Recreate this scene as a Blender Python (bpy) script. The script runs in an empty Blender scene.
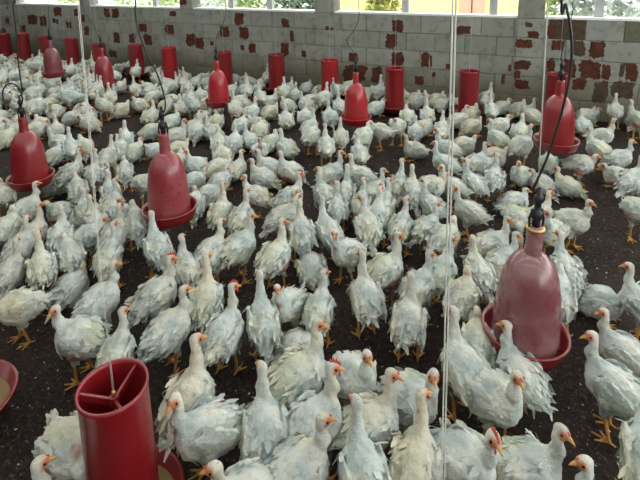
import bpy, bmesh, math, random
import numpy as np
from mathutils import Vector, Matrix

# ------------------------------------------------------------------ camera
F_PX, CX, CY, HC = 481.0, 320.0, 60.0, 1.61      # photo frame 640x480; the photo is cropped at its top
PITCH = math.atan((CY + 35.0) / F_PX); ROLL = 0.02
fw = np.array([0, math.cos(PITCH), -math.sin(PITCH)])
_up = np.array([0, math.sin(PITCH), math.cos(PITCH)]); _rt = np.array([1.0, 0, 0])
# rolled so that the horizon climbs slightly to the right
rt, up = (math.cos(ROLL) * _rt - math.sin(ROLL) * _up), (math.sin(ROLL) * _rt + math.cos(ROLL) * _up)
CAM = np.array([0, 0, HC])
scene = bpy.context.scene
col = scene.collection
cam_data = bpy.data.cameras.new('camera')
cam_data.sensor_fit = 'HORIZONTAL'; cam_data.sensor_width = 36.0
cam_data.lens = F_PX * 36.0 / 640.0
cam_data.shift_x = 0.0
cam_data.shift_y = -(240.0 - CY) / 640.0
cam_data.clip_start = 0.02
cam = bpy.data.objects.new('camera', cam_data); col.objects.link(cam)
M = Matrix.Identity(4)
for i in range(3):
    M[i][0], M[i][1], M[i][2], M[i][3] = rt[i], up[i], -fw[i], CAM[i]
cam.matrix_world = M
scene.camera = cam

# ------------------------------------------------------------------ sky, light, exposure
world = bpy.data.worlds.new('overcast_sky'); scene.world = world
world.use_nodes = True
bgn = world.node_tree.nodes['Background']
bgn.inputs['Color'].default_value = (0.95, 1.0, 0.98, 1)
bgn.inputs['Strength'].default_value = 1.5
scene.view_settings.view_transform = 'Standard'
scene.view_settings.look = 'None'
scene.view_settings.gamma = 1.0
scene.view_settings.use_curve_mapping = False
scene.view_settings.exposure = 1.75

rnd = random.Random(7)
nrs = np.random.RandomState(11)

# ------------------------------------------------------------------ pixel <-> place
def ray(px, py):
    return fw + rt * (px - CX) / F_PX - up * (py - CY) / F_PX
def on_height(px, py, h):
    d = ray(px, py); t = (h - HC) / d[2]
    return CAM + t * d
def at_depth(px, py, Y):
    d = ray(px, py); return CAM + d * (Y / d[1])
def project(P):
    d = np.asarray(P) - CAM; z = d @ fw
    return CX + F_PX * (d @ rt) / z, CY - F_PX * (d @ up) / z
# back wall: vertical plane running obliquely away to the left
WA = math.radians(26.0)
U = np.array([math.cos(WA), -math.sin(WA), 0]); NIN = np.array([-math.sin(WA), -math.cos(WA), 0])
W0 = np.array([0, 6.03, 0])
def on_wall(px, py):
    d = ray(px, py); t = ((W0 - CAM) @ NIN) / (d @ NIN)
    P = CAM + t * d
    return (P - W0) @ U, P[2]                     # (distance along the wall, height)
def wall_point(u, z, out=0.0):
    return W0 + U * u + NIN * out + np.array([0, 0, z])

# ------------------------------------------------------------------ helpers
def link(name, mesh, parent=None, mat=None):
    o = bpy.data.objects.new(name, mesh); col.objects.link(o)
    if mat is not None and len(mesh.materials) == 0: mesh.materials.append(mat)
    if parent is not None: o.parent = parent
    return o
def tag(o, label, cat=None, group=None, kind=None):
    o['label'] = label
    if cat: o['category'] = cat
    if group: o['group'] = group
    if kind: o['kind'] = kind
    return o
def structure(o, label=None, cat=None):
    o['kind'] = 'structure'
    if label: o['label'] = label
    if cat: o['category'] = cat
    return o
def empty(name, loc, rz=0.0):
    o = bpy.data.objects.new(name, None); col.objects.link(o)
    o.location = loc; o.rotation_euler = (0, 0, rz); o.empty_display_size = 0.05
    return o
def pydata(name, verts, faces, smooth=False):
    me = bpy.data.meshes.new(name)
    me.from_pydata([tuple(v) for v in verts], [], [tuple(f) for f in faces]); me.update()
    if smooth: me.polygons.foreach_set('use_smooth', [True] * len(me.polygons))
    return me
class MB:
    def __init__(s): s.v = []; s.f = []
    def add(s, v, f):
        n = len(s.v); s.v += [tuple(p) for p in v]; s.f += [tuple(i + n for i in q) for q in f]; return s
    def box(s, a, b):
        (x0, y0, z0), (x1, y1, z1) = a, b
        return s.add([(x0,y0,z0),(x1,y0,z0),(x1,y1,z0),(x0,y1,z0),(x0,y0,z1),(x1,y0,z1),(x1,y1,z1),(x0,y1,z1)],
                     [(0,3,2,1),(4,5,6,7),(0,1,5,4),(1,2,6,5),(2,3,7,6),(3,0,4,7)])
    def obox(s, u0, u1, z0, z1, o0, o1):           # box in wall coordinates
        P = [wall_point(u, z, o) for z in (z0, z1) for (u, o) in ((u0,o0),(u1,o0),(u1,o1),(u0,o1))]
        return s.add(P, [(0,3,2,1),(4,5,6,7),(0,1,5,4),(1,2,6,5),(2,3,7,6),(3,0,4,7)])
    def lathe(s, prof, n=32, c=(0,0,0)):
        v = []; f = []
        for r, z in prof:
            for k in range(n):
                a = 2*math.pi*k/n; v.append((c[0]+r*math.cos(a), c[1]+r*math.sin(a), c[2]+z))
        for i in range(len(prof)-1):
            for k in range(n):
                k2 = (k+1) % n
                f.append((i*n+k, i*n+k2, (i+1)*n+k2, (i+1)*n+k))
        return s.add(v, f)
    def tube(s, pts, r, n=6):
        pts = [np.array(p, float) for p in pts]; v = []; f = []
        ref = np.array([0.31, 0.95, 0.05])
        for i, p in enumerate(pts):
            t = pts[min(i+1, len(pts)-1)] - pts[max(i-1, 0)]; t /= np.linalg.norm(t) + 1e-9
            a = np.cross(t, ref); a /= np.linalg.norm(a) + 1e-9; b = np.cross(t, a)
            rr = r[i] if hasattr(r, '__len__') else r
            for k in range(n):
                w = 2*math.pi*k/n; v.append(p + rr*(math.cos(w)*a + math.sin(w)*b))
        for i in range(len(pts)-1):
            for k in range(n):
                k2 = (k+1) % n; f.append((i*n+k, i*n+k2, (i+1)*n+k2, (i+1)*n+k))
        f.append(tuple(range(n))[::-1]); f.append(tuple((len(pts)-1)*n + k for k in range(n)))
        return s.add(v, f)
    def build(s, name, mat, parent=None, smooth=False):
        return link(name, pydata(name, s.v, s.f, smooth), parent, mat)
def spline(P, n=8):
    P = [np.array(p, float) for p in P]; Q = [2*P[0]-P[1]] + P + [2*P[-1]-P[-2]]; out = []
    for i in range(1, len(Q)-2):
        for k in range(n):
            t = k/n; a, b, c, d = Q[i-1], Q[i], Q[i+1], Q[i+2]
            out.append(0.5*((2*b)+(-a+c)*t+(2*a-5*b+4*c-d)*t*t+(-a+3*b-3*c+d)*t**3))
    out.append(P[-1]); return out

# ------------------------------------------------------------------ materials
def mat(name, base, rough=0.6, **kw):
    m = bpy.data.materials.new(name); m.use_nodes = True
    nt = m.node_tree; b = nt.nodes['Principled BSDF']
    b.inputs['Base Color'].default_value = (*base, 1); b.inputs['Roughness'].default_value = rough
    b.inputs['Specular IOR Level'].default_value = kw.get('spec', 0.4)
    if 'coat' in kw: b.inputs['Coat Weight'].default_value = kw['coat']; b.inputs['Coat Roughness'].default_value = 0.12
    if 'metal' in kw: b.inputs['Metallic'].default_value = kw['metal']
    return m
def nodes(m): return m.node_tree.nodes, m.node_tree.links, m.node_tree.nodes['Principled BSDF']
def noise_node(m, scale, detail=4, rough=0.55, coord='Object', obj=None):
    N, L, b = nodes(m)
    tc = N.new('ShaderNodeTexCoord'); n = N.new('ShaderNodeTexNoise')
    n.inputs['Scale'].default_value = scale; n.inputs['Detail'].default_value = detail; n.inputs['Roughness'].default_value = rough
    L.new(tc.outputs[coord], n.inputs['Vector']); return n
def geo_noise(m, scale, detail=4, rough=0.55):
    N, L, b = nodes(m)
    g = N.new('ShaderNodeNewGeometry'); n = N.new('ShaderNodeTexNoise')
    n.inputs['Scale'].default_value = scale; n.inputs['Detail'].default_value = detail; n.inputs['Roughness'].default_value = rough
    L.new(g.outputs['Position'], n.inputs['Vector']); return n
def ramp(m, src, stops):
    N, L, b = nodes(m); r = N.new('ShaderNodeValToRGB')
    e = r.color_ramp.elements
    while len(e) < len(stops): e.new(0.5)
    for k, (p, c) in enumerate(stops): e[k].position = p; e[k].color = (*c, 1)
    L.new(src, r.inputs['Fac']); return r
def mixc(m, fac, a, b_, mode='MIX'):
    N, L, b = nodes(m); x = N.new('ShaderNodeMix'); x.data_type = 'RGBA'; x.blend_type = mode
    for s, v in ((0, fac), (6, a), (7, b_)):
        if hasattr(v, 'links'): L.new(v, x.inputs[s])
        elif s == 0: x.inputs[0].default_value = v
        else: x.inputs[s].default_value = (*v, 1)
    return x.outputs[2]
def bump(m, src, strength=0.3, dist=0.01):
    N, L, b = nodes(m); n = N.new('ShaderNodeBump'); n.inputs['Strength'].default_value = strength
    n.inputs['Distance'].default_value = dist; L.new(src, n.inputs['Height']); L.new(n.outputs['Normal'], b.inputs['Normal'])
def setcol(m, out): N, L, b = nodes(m); L.new(out, b.inputs['Base Color'])

def plastic(name, base, dust, amount, rough=0.33):
    m = mat(name, base, rough, spec=0.5, coat=0.35)
    n = noise_node(m, 6.0, 6, 0.6); r = ramp(m, n.outputs['Fac'], [(0.42, (0, 0, 0)), (0.75, (amount,)*3)])
    n2 = noise_node(m, 40.0, 3); c = mixc(m, r.outputs['Color'], base, dust)
    setcol(m, c)
    r2 = ramp(m, n2.outputs['Fac'], [(0.3, (rough,)*3), (0.7, (rough + 0.15,)*3)])
    N, L, b = nodes(m); L.new(r2.outputs['Color'], b.inputs['Roughness'])
    return m
M_RED = plastic('red_plastic', (0.215, 0.006, 0.010), (0.21, 0.03, 0.03), 0.6, 0.28)
M_REDB = plastic('bright_red_plastic', (0.33, 0.007, 0.013), (0.28, 0.025, 0.03), 0.4, 0.27)
M_PINK = plastic('dusty_pink_plastic', (0.17, 0.045, 0.052), (0.36, 0.21, 0.205), 1.0, 0.2)
M_FADED = plastic('faded_red_plastic', (0.235, 0.022, 0.032), (0.27, 0.09, 0.095), 0.8, 0.25)
M_PLUM = plastic('dusty_maroon_plastic', (0.17, 0.026, 0.036), (0.22, 0.075, 0.08), 0.8, 0.36)
M_BLACK = mat('black_rubber', (0.012, 0.012, 0.013), 0.45)
M_CORD = mat('white_cord', (0.68, 0.66, 0.60), 0.8)
M_WIRE = mat('galvanised_wire', (0.45, 0.46, 0.46), 0.4, metal=0.8)
M_BRASS = mat('brass', (0.55, 0.36, 0.12), 0.35, metal=0.9)
M_FEED = mat('feed_mash', (0.30, 0.19, 0.09), 0.95)
M_POST = mat('grey_post', (0.42, 0.42, 0.43), 0.7)
M_SILL = mat('sill_paint', (0.72, 0.72, 0.69), 0.7)
bump(M_FEED, noise_node(M_FEED, 220, 3).outputs['Fac'], 0.6, 0.004)

def wall_paint(name, base, grime, base2):
    m = mat(name, base, 0.9, spec=0.15)
    n1 = geo_noise(m, 1.4, 6, 0.62); n2 = geo_noise(m, 11, 5, 0.65)
    N, L, b = nodes(m)
    c = mixc(m, ramp(m, n1.outputs['Fac'], [(0.35, (0, 0, 0)), (0.68, (1, 1, 1))]).outputs['Color'], base, base2)
    c = mixc(m, ramp(m, n2.outputs['Fac'], [(0.50, (0, 0, 0)), (0.72, (0.9,)*3)]).outputs['Color'], c, grime)
    oi = N.new('ShaderNodeObjectInfo')
    rr = ramp(m, oi.outputs['Random'], [(0, (0.84, 0.84, 0.82)), (1, (1.03, 1.03, 1.03))])
    c = mixc(m, 1.0, c, rr.outputs['Color'], 'MULTIPLY')
    # splash and algae stain along the foot of the wall
    g = N.new('ShaderNodeNewGeometry'); sp = N.new('ShaderNodeSeparateXYZ'); L.new(g.outputs['Position'], sp.inputs[0])
    ad = N.new('ShaderNodeMath'); ad.operation = 'MULTIPLY_ADD'; L.new(n1.outputs['Fac'], ad.inputs[0]); ad.inputs[1].default_value = -0.45
    L.new(sp.outputs['Z'], ad.inputs[2])
    r = ramp(m, ad.outputs[0], [(0.0, (0.9,)*3), (0.27, (0, 0, 0))])
    c = mixc(m, r.outputs['Color'], c, (0.16, 0.145, 0.10))
    setcol(m, c); bump(m, n2.outputs['Fac'], 0.25, 0.006); return m
M_PAINT = wall_paint('worn_white_paint', (0.29, 0.292, 0.262), (0.15, 0.147, 0.124), (0.23, 0.23, 0.20))
M_MORTAR = wall_paint('painted_mortar', (0.21, 0.21, 0.185), (0.115, 0.11, 0.09), (0.16, 0.16, 0.14))
def brick_mat(name, a, b_):
    m = mat(name, a, 0.95, spec=0.1); n = geo_noise(m, 16, 6, 0.7)
    setcol(m, ramp(m, n.outputs['Fac'], [(0.35, a), (0.7, b_)]).outputs['Color']); bump(m, n.outputs['Fac'], 0.5, 0.01); return m
M_BRICK = brick_mat('bare_red_brick', (0.055, 0.020, 0.013), (0.115, 0.044, 0.028))
M_BRICK2 = brick_mat('weathered_brown_brick', (0.052, 0.034, 0.023), (0.11, 0.075, 0.052))
M_BRICK3 = brick_mat('mossy_grey_block', (0.10, 0.098, 0.068), (0.17, 0.16, 0.12))

m = M_FLOOR = mat('dark_litter', (0.04, 0.03, 0.025), 0.97, spec=0.12)
n1 = geo_noise(m, 2.2, 5, 0.6); n2 = geo_noise(m, 55, 6, 0.75); n3 = geo_noise(m, 170, 3, 0.6)
c = ramp(m, n2.outputs['Fac'], [(0.30, (0.010, 0.0065, 0.006)), (0.52, (0.031, 0.021, 0.018)), (0.72, (0.085, 0.063, 0.049))]).outputs['Color']
c = mixc(m, ramp(m, n1.outputs['Fac'], [(0.40, (0, 0, 0)), (0.70, (0.5,)*3)]).outputs['Color'], c, (0.056, 0.046, 0.038))
c = mixc(m, ramp(m, n3.outputs['Fac'], [(0.66, (0, 0, 0)), (0.80, (0.5,)*3)]).outputs['Color'], c, (0.16, 0.13, 0.10))
setcol(m, c); bump(m, n2.outputs['Fac'], 0.9, 0.02)
M_ROOF = mat('roof_sheet', (0.34, 0.34, 0.33), 0.8)

# ------------------------------------------------------------------ setting: floor
def noise3(P, seed=0):
    """smooth value noise, P (...,3)"""
    rs = np.random.RandomState(seed); T = rs.rand(32, 32, 32)
    i = np.floor(P).astype(int); f = P - i; f = f*f*(3-2*f); i = i % 32; j = (i+1) % 32
    def g(a, b, c): return T[a, b, c]
    x0, y0, z0 = i[..., 0], i[..., 1], i[..., 2]; x1, y1, z1 = j[..., 0], j[..., 1], j[..., 2]
    fx, fy, fz = f[..., 0], f[..., 1], f[..., 2]
    c00 = g(x0,y0,z0)*(1-fx)+g(x1,y0,z0)*fx; c10 = g(x0,y1,z0)*(1-fx)+g(x1,y1,z0)*fx
    c01 = g(x0,y0,z1)*(1-fx)+g(x1,y0,z1)*fx; c11 = g(x0,y1,z1)*(1-fx)+g(x1,y1,z1)*fx
    return (c00*(1-fy)+c10*fy)*(1-fz) + (c01*(1-fy)+c11*fy)*fz
u_left = on_wall(11, 30)[0]; u_right = 6.5
ROOM_D = 8.2                                              # depth of the shed
nu, nw = 300, 150
uu = np.linspace(u_left, u_right, nu); ww = np.linspace(0.0, ROOM_D, nw)
V = []
for w in ww:
    P = W0[None] + U[None]*uu[:, None] + NIN[None]*w
    q = np.stack([P[:, 0], P[:, 1], np.zeros(nu)], 1)
    P[:, 2] = -0.004 + 0.010*(noise3(q*4+9, 1)-0.5) + 0.009*(noise3(q*19+5, 2)-0.5)
    V.append(P)
V = np.concatenate(V)
Fc = [(j*nu+i, (j+1)*nu+i, (j+1)*nu+i+1, j*nu+i+1) for j in range(nw-1) for i in range(nu-1)]
structure(link('floor', pydata('floor', V, Fc, True), None, M_FLOOR), 'dark trodden litter floor of the poultry house', 'floor')

# ------------------------------------------------------------------ setting: walls of blocks
COURSE = 0.205; NC = 5; SILL = COURSE*NC; TOP = 2.75; BL = 0.33; GAP = 0.005
def block_mesh(name, l, h, d, mat_):
    bm = bmesh.new(); bmesh.ops.create_cube(bm, size=1.0)
    bmesh.ops.scale(bm, vec=(l, d, h), verts=bm.verts)
    bmesh.ops.bevel(bm, geom=[e for e in bm.edges], offset=0.004, segments=1, affect='EDGES')
    me = bpy.data.meshes.new(name); bm.to_mesh(me); bm.free(); me.materials.append(mat_); return me
def block_meshes(l, h, d): return {k: block_mesh('block', l-GAP, h-GAP, d, m_) for k, m_ in (('p', M_PAINT), ('r', M_BRICK), ('b', M_BRICK2), ('g', M_BRICK3))}
FULL = block_meshes(BL, COURSE, 0.02)
HALF = {k: v for k, v in block_meshes(BL/2, COURSE, 0.02).items()}
wall = MB().obox(u_left-0.15, u_right, -0.05, SILL, -0.16, 0.0).build('wall_back', M_MORTAR)
structure(wall, 'low worn white block wall under the window openings at the back', 'wall')
wrot = math.atan2(U[1], U[0])
def put_block(mesh, u, z, out=0.003, parent=wall):
    o = bpy.data.objects.new('block', mesh); col.objects.link(o); o.parent = parent
    p = wall_point(u, z, out); o.location = p; o.rotation_euler = (0, 0, wrot); return o
bare_u = on_wall(562, 40)[0]
for r in range(NC):
    z = COURSE*(r+0.5); u = u_left + (BL/2 if r % 2 else 0)
    if r % 2: put_block(HALF['p'], u_left + BL/4, z)
    while u < u_right - BL:
        uc = u + BL/2; kind = 'p'
        if uc > bare_u and r == NC-1: kind = 'g' if uc > on_wall(626, 30)[0] else ('p' if uc > on_wall(603, 30)[0] else 'b')
        if uc > bare_u + 1.0 and r == NC-2: kind = 'r'
        if uc > bare_u + 1.2 and r == 1: kind = 'r'
        o = put_block(FULL[kind], uc, z, 0.003 + rnd.uniform(-0.0015, 0.0015)); u += BL
# left end wall, running from the corner towards the viewer
lw = MB(); C0 = wall_point(u_left, 0)
def lw_point(w, z, out=0.0): return wall_point(u_left, z) + NIN*w + U*out
def lbox(mb, w0, w1, z0, z1, o0, o1):
    P = [lw_point(w, z, o) for z in (z0, z1) for (w, o) in ((w0,o0),(w1,o0),(w1,o1),(w0,o1))]
    mb.add(P, [(0,1,2,3),(4,7,6,5),(0,4,5,1),(1,5,6,2),(2,6,7,3),(3,7,4,0)]); return mb
lwall = lbox(MB(), 0.0, ROOM_D, -0.05, TOP, -0.16, 0.0).build('wall_left', M_MORTAR)
structure(lwall, 'whitewashed block end wall at the far left corner', 'wall')
for r in range(9):
    for k in range(4):
        o = bpy.data.objects.new('block', FULL['p']); col.objects.link(o); o.parent = lwall
        o.location = lw_point(BL*(k+0.5) + (BL/2 if r % 2 else 0), COURSE*(r+0.5), 0.003); o.rotation_euler = (0, 0, wrot + math.pi/2)
# unseen wall behind the viewer, closed to full height to darken the foreground
fwall = MB().obox(u_left, u_right, -0.05, TOP, -0.08+ROOM_D, 0.08+ROOM_D).build('wall_front', M_PAINT)
structure(fwall, 'plain unseen wall behind the viewer, closed to darken the foreground', 'wall')
rwall = MB()
rwall.obox(u_right-0.15, u_right, -0.05, 0.95, 0.0, ROOM_D)
structure(rwall.build('wall_right', M_PAINT), 'low end wall outside the view on the right', 'wall')
roof = MB(); w = -0.5  # unseen roof, its gaps added to set the daylight inside
while w < ROOM_D + 0.4:
    roof.obox(u_left-0.3, u_right+0.3, TOP, TOP+0.04, w, w+1.12); w += 1.45
structure(roof.build('ceiling', M_ROOF), 'shed roof sheets above the view, with gaps added to let daylight in', 'ceiling')

# pilasters between the openings
PIL = [(81, 91.5), (181, 194), (315.5, 335), (518, 545)]
edges = [on_wall(16.5, 5)[0]]
for k, (a, b) in enumerate(PIL):
    ua, ub = on_wall(a, 12)[0], on_wall(b, 12)[0]; edges += [ua, ub]
    p = MB().obox(ua, ub, -0.05, TOP, -0.16, 0.012).build('trim_%d' % (k+1), M_MORTAR)
    structure(p, ('leftmost', 'second', 'third', 'rightmost')[k] + ' block pillar between the wall openings', 'pillar')
    Wd = ub - ua; blk = block_mesh('block', Wd-GAP, COURSE-GAP, 0.02, M_PAINT)
    for r in range(13): put_block(blk, (ua+ub)/2, COURSE*(r+0.5), 0.014 + rnd.uniform(-0.001, 0.001), p)
edges.append(u_right)
p = MB().obox(u_left-0.02, edges[0], SILL, TOP, -0.16, 0.0).build('trim_5', M_PAINT)
structure(p, 'corner pier at the far left of the openings', 'pillar')
# openings: sill, posts, chain-link wire
POSTS = {1: [150.5], 2: [227, 266], 3: [403, 492.5], 4: [600.5]}
for k in range(5):
    ua, ub = edges[2*k], edges[2*k+1]
    wn = empty('window_%d' % (k+1), wall_point((ua+ub)/2, SILL)); structure(wn, ('narrow far-left', 'second', 'middle', 'wide fourth', 'rightmost')[k] + ' open wall bay covered with chain-link wire', 'window')
    off = -np.array(wn.location)
    def shift(mb): mb.v = [tuple(np.array(p) + off) for p in mb.v]; return mb
    sill = shift(MB().obox(ua, ub, SILL, SILL+0.022, -0.16, 0.015)).build('sill', M_SILL, wn)
    for px in POSTS.get(k, []):
        up_ = on_wall(px, 6)[0]; shift(MB().obox(up_-0.04, up_+0.04, SILL+0.02, TOP, -0.14, -0.09)).build('post', M_POST, wn)
    wm = MB(); H = 0.9; s = 0.075; n = int((ub-ua+H)/s)
    for i in range(n):
        for sg in (1, -1):
            a = ua - H + i*s if sg > 0 else ua + i*s
            b = a + H if sg > 0 else a - H
            t0, t1 = 0.0, 1.0
            lo, hi = min(a, b), max(a, b)
            ts = sorted([(ua-a)/(b-a), (ub-a)/(b-a)]); t0, t1 = max(0, ts[0]), min(1, ts[1])
            if t1 - t0 < 0.02: continue
            P0 = wall_point(a+(b-a)*t0, SILL+0.02+H*t0, -0.07); P1 = wall_point(a+(b-a)*t1, SILL+0.02+H*t1, -0.07)
            wm.tube([P0, P1], 0.0016, 3)
    wmo = shift(wm).build('wire_mesh', M_WIRE, wn); wmo['kind'] = 'stuff'

# bare patches where paint and face have come off
PATCH = '''55 6.5 61.5 16;28.5 15 38 24;41 16 47 26;67 21.5 72 28;53.5 18 56 23;57 19 59 24;75 8.5 80 16;83 14.5 86 22;86 26 90 35;105 8 110 17.5
21.5 25 26 33;113 8.5 119.5 18;140 23 147 32;166 24 174 34.5;145 34 152 45;114.5 32.5 120 42.5;130 33.5 136 42.5;170 11 177 16;187.5 33.5 196 46
196.5 37.5 204 49;181.5 -1 187.5 5;110 50 117 57;211 41 214 45.5;235 13 244.5 24.5;221 26 229.5 37.5;240 27 249.5 38.5;282 18.5 289.5 27
290.5 30 294 42;281 43 289.5 55.5;249.5 43 256 53;302 50.5 306.5 57;241 45 245 50;326 26 330 30;331 27 334 30;392 20 404.5 31.5;385.5 33.5 398 48
392 51.5 404 66;349 52.5 358.5 62;343 65.5 367 81;371.5 67 383 82;421 52.5 430 66.5;414.5 76.5 425 84;456 25.5 471 34;525 22 533 27;527 31 540 37.5
515.5 39 533 48;514 60 531 69;514 70 521 78;513.5 80 530 88;501 74 505.5 84;508 64.5 511.5 71;446 63.5 451 69;430 55 432.5 67;432 72 436 76.5
548 25.5 555 36;552.5 41 563.5 49;561 19.5 569.5 32;547 60 555 75;562.5 60.5 576 75.5;571 41 585 55;579 61.5 600.5 77;593 82 608 101;611 82 633 97
602 65 610 79;620 64.5 624 75.5;573 79 585.5 88;589 43 605 56;625 65 638 79'''
PATCH = [tuple(map(float, q.split())) for q in PATCH.replace('\n', ';').split(';')]
def patch(x0, y0, x1, y1, mat_):
    (ua, za), (ub, zb) = on_wall(x0, y1), on_wall(x1, y0)
    za = max(za, 0.02); cu, cz = (ua+ub)/2, (za+zb)/2; hw, hh = (ub-ua)/2, (zb-za)/2
    n = 44; pts = []
    ph = [rnd.uniform(0, 6.28) for _ in range(4)]
    for i in range(n):
        a = 2*math.pi*i/n; ca, sa = math.cos(a), math.sin(a)
        rr = 1/max((abs(ca)**6 + abs(sa)**6)**(1/6), 1e-6)
        rr *= 0.93 + 0.08*math.sin(2*a+ph[0]) + 0.06*math.sin(5*a+ph[1]) + 0.05*math.sin(11*a+ph[2]) + rnd.uniform(-0.07, 0.07)
        pts.append((ca*rr*hw, sa*rr*hh))
    inpil = any(ua_ - 0.01 < cu < ub_ + 0.01 for ua_, ub_ in zip(edges[1::2][:-1], edges[2::2]))
    o0 = 0.0250 if inpil else 0.0150
    c = wall_point(cu, cz, 0); V = [wall_point(cu+a, cz+b, o0) - c for a, b in pts] + [wall_point(cu+a, cz+b, o0-0.004) - c for a, b in pts]
    Fs = [tuple(range(n))] + [(i, i+n, (i+1) % n + n, (i+1) % n) for i in range(n)]
    o = link('bare_patch', pydata('bare_patch', V, Fs), wall, mat_); o.location = c
for q in PATCH:
    if q[0] > 545: q = (q[0]-1.2, q[1]-1.2, q[2]+1.2, q[3]+1.2)
    patch(*q, M_BRICK2 if (q[0] > 545 and rnd.random() < 0.45) else M_BRICK)
for q in ((5, 17, 10, 24), (1, 27, 5, 36), (4, 37, 10, 46), (6, 6, 9, 10)):
    d0, d1 = ray(q[0], q[3]), ray(q[2], q[1])
    res = []
    for d in (d0, d1):
        t = ((C0 - CAM) @ U) / (d @ U); P = CAM + t*d; res.append(((P - C0) @ NIN, P[2]))
    (wa, za), (wb, zb) = res; n = 24; cw, cz = (wa+wb)/2, (za+zb)/2
    pts = [(math.cos(2*math.pi*i/n)*abs(wb-wa)/2*rnd.uniform(0.8, 1.1), math.sin(2*math.pi*i/n)*(zb-za)/2*rnd.uniform(0.8, 1.1)) for i in range(n)]
    c = lw_point(cw, cz, 0.0155); V = [lw_point(cw+a, cz+b, 0.0155) - c for a, b in pts]
    o = link('bare_patch', pydata('bare_patch', V, [tuple(range(n))]), lwall, M_BRICK); o.location = c

# ------------------------------------------------------------------ outdoors, seen through the openings: colours paled to imitate overexposure
m = M_GRASS = mat('rough_grass', (0.16, 0.22, 0.06), 0.95, spec=0.1)
setcol(m, ramp(m, geo_noise(m, 2.5, 6, 0.7).outputs['Fac'], [(0.35, (0.38, 0.46, 0.22)), (0.55, (0.58, 0.62, 0.42)), (0.7, (0.75, 0.74, 0.66))]).outputs['Color'])  # ground paled: the overexposed look is put into its colour
g = MB().obox(-16, 14, -0.3, -0.1, -16.0, -0.17).build('ground_outside', M_GRASS); structure(g, 'rough grass outside the openings, coloured pale as if overexposed', 'ground')
def leaf_mat(name, a, b_):
    m = mat(name, a, 0.7); N, L, b = nodes(m); oi = N.new('ShaderNodeNewGeometry')
    setcol(m, ramp(m, oi.outputs['Random Per Island'], [(0, a), (1, b_)]).outputs['Color']); return m
M_LEAF = [leaf_mat('light_leaves', (0.30, 0.43, 0.10), (0.60, 0.70, 0.32)), leaf_mat('dark_leaves', (0.06, 0.12, 0.07), (0.30, 0.38, 0.30)),
          leaf_mat('yellow_leaves', (0.36, 0.40, 0.05), (0.60, 0.58, 0.12)), leaf_mat('pale_leaves', (0.42, 0.48, 0.44), (0.80, 0.82, 0.78))]  # leaf colours lightened to imitate the glare outside
M_BARK = mat('pale_bark', (0.42, 0.38, 0.33), 0.9)
def bush(u, out, h, rad, mi, n, label, cat='bush', name='bush', group=None):
    c = wall_point(u, -0.1, -out); e = empty(name, c); tag(e, label, cat, group)
    st = MB()
    for k in range(5):
        a = 6.28*k/5 + rnd.random(); q = np.array([math.cos(a), math.sin(a), 0])*rad*0.45
        st.tube([(0, 0, 0), q*0.4 + [0, 0, h*0.4], q + [0, 0, h*0.8]], [0.022, 0.014, 0.006], 5)
    st.build('stem', M_BARK, e)
    lf = MB()
    for k in range(n):
        th = rnd.uniform(0, 6.28); rr = rad*.8*math.sqrt(rnd.random())*rnd.uniform(0.7, 1.05); z = h*(0.12 + 0.9*rnd.random())
        rr *= 1.0 if z < h*0.75 else 0.75
        p = np.array([rr*math.cos(th), rr*math.sin(th), z]); s_ = rnd.uniform(0.05, 0.10)
        a = np.array([rnd.gauss(0, 1), rnd.gauss(0, 1), rnd.gauss(0, 0.6)]); a /= np.linalg.norm(a)
        b = np.cross(a, [rnd.gauss(0, 1), rnd.gauss(0, 1), 1.0]); b /= np.linalg.norm(b)
        lf.add([p-a*s_, p+b*s_*0.42, p+a*s_, p-b*s_*0.42], [(0, 1, 2, 3)])
    fo = lf.build('foliage', M_LEAF[mi], e); fo['kind'] = 'stuff'
def u_at(px, out):                                         # along-wall place seen at px through an opening, out metres behind the wall
    d = ray(px, 8); w0 = W0 - NIN*out; t = ((w0 - CAM) @ NIN) / (d @ NIN); return (CAM + t*d - W0) @ U
for px, out, h, rad, mi, lab in [(40, 2.6, 1.5, 0.9, 3, 'bush paled by painted-in glare behind the far-left opening'), (75, 1.8, 1.4, 0.5, 0, 'light green bush beside the leftmost pillar'),
        (125, 2.2, 1.6, 0.75, 0, 'light green bush behind the second opening, left of its post'), (172, 2.0, 1.6, 0.6, 0, 'light green bush right of the post in the second opening'),
        (215, 3.0, 1.5, 0.5, 3, 'pale bush left in the middle opening'), (247, 1.8, 1.5, 0.55, 0, 'leafy light green bush between posts of the middle opening'),
        (283, 1.6, 1.5, 0.42, 1, 'dark green bush right of the second post in the middle opening'), (306, 2.0, 1.5, 0.4, 1, 'dark bluish bush at the right end of the middle opening'),
        (382, 1.5, 1.5, 0.38, 2, 'yellow-green bush before the yellow house'), (561, 2.0, 1.6, 0.32, 0, 'light green bush at the left of the rightmost opening'),
        (583, 1.6, 1.5, 0.45, 3, 'pale bush before the post of the rightmost opening'), (620, 1.4, 1.5, 0.5, 3, 'pale bush right of the post in the rightmost opening')]:
    bush(u_at(px, out), out, h, rad, mi, 900, lab)
hz = empty('yellow_house', wall_point(u_at(430, 3.6), -0.1, -3.6)); tag(hz, 'yellow painted house with a salmon door beyond the wide opening', 'house')
M_YEL = mat('yellow_wall_paint', (0.86, 0.70, 0.34), 0.85); M_SAL = mat('salmon_door_paint', (0.80, 0.36, 0.28), 0.6); M_WHT = mat('white_wall_paint', (0.75, 0.75, 0.74), 0.85)
hoff = -np.array(hz.location)
def hshift(mb): mb.v = [tuple(np.array(p) + hoff) for p in mb.v]; return mb
ha, hb = u_at(333, 3.6), u_at(545, 3.6)
hshift(MB().obox(ha, hb, -0.1, 3.0, -6.5, -3.6)).build('wall', M_YEL, hz)
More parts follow.
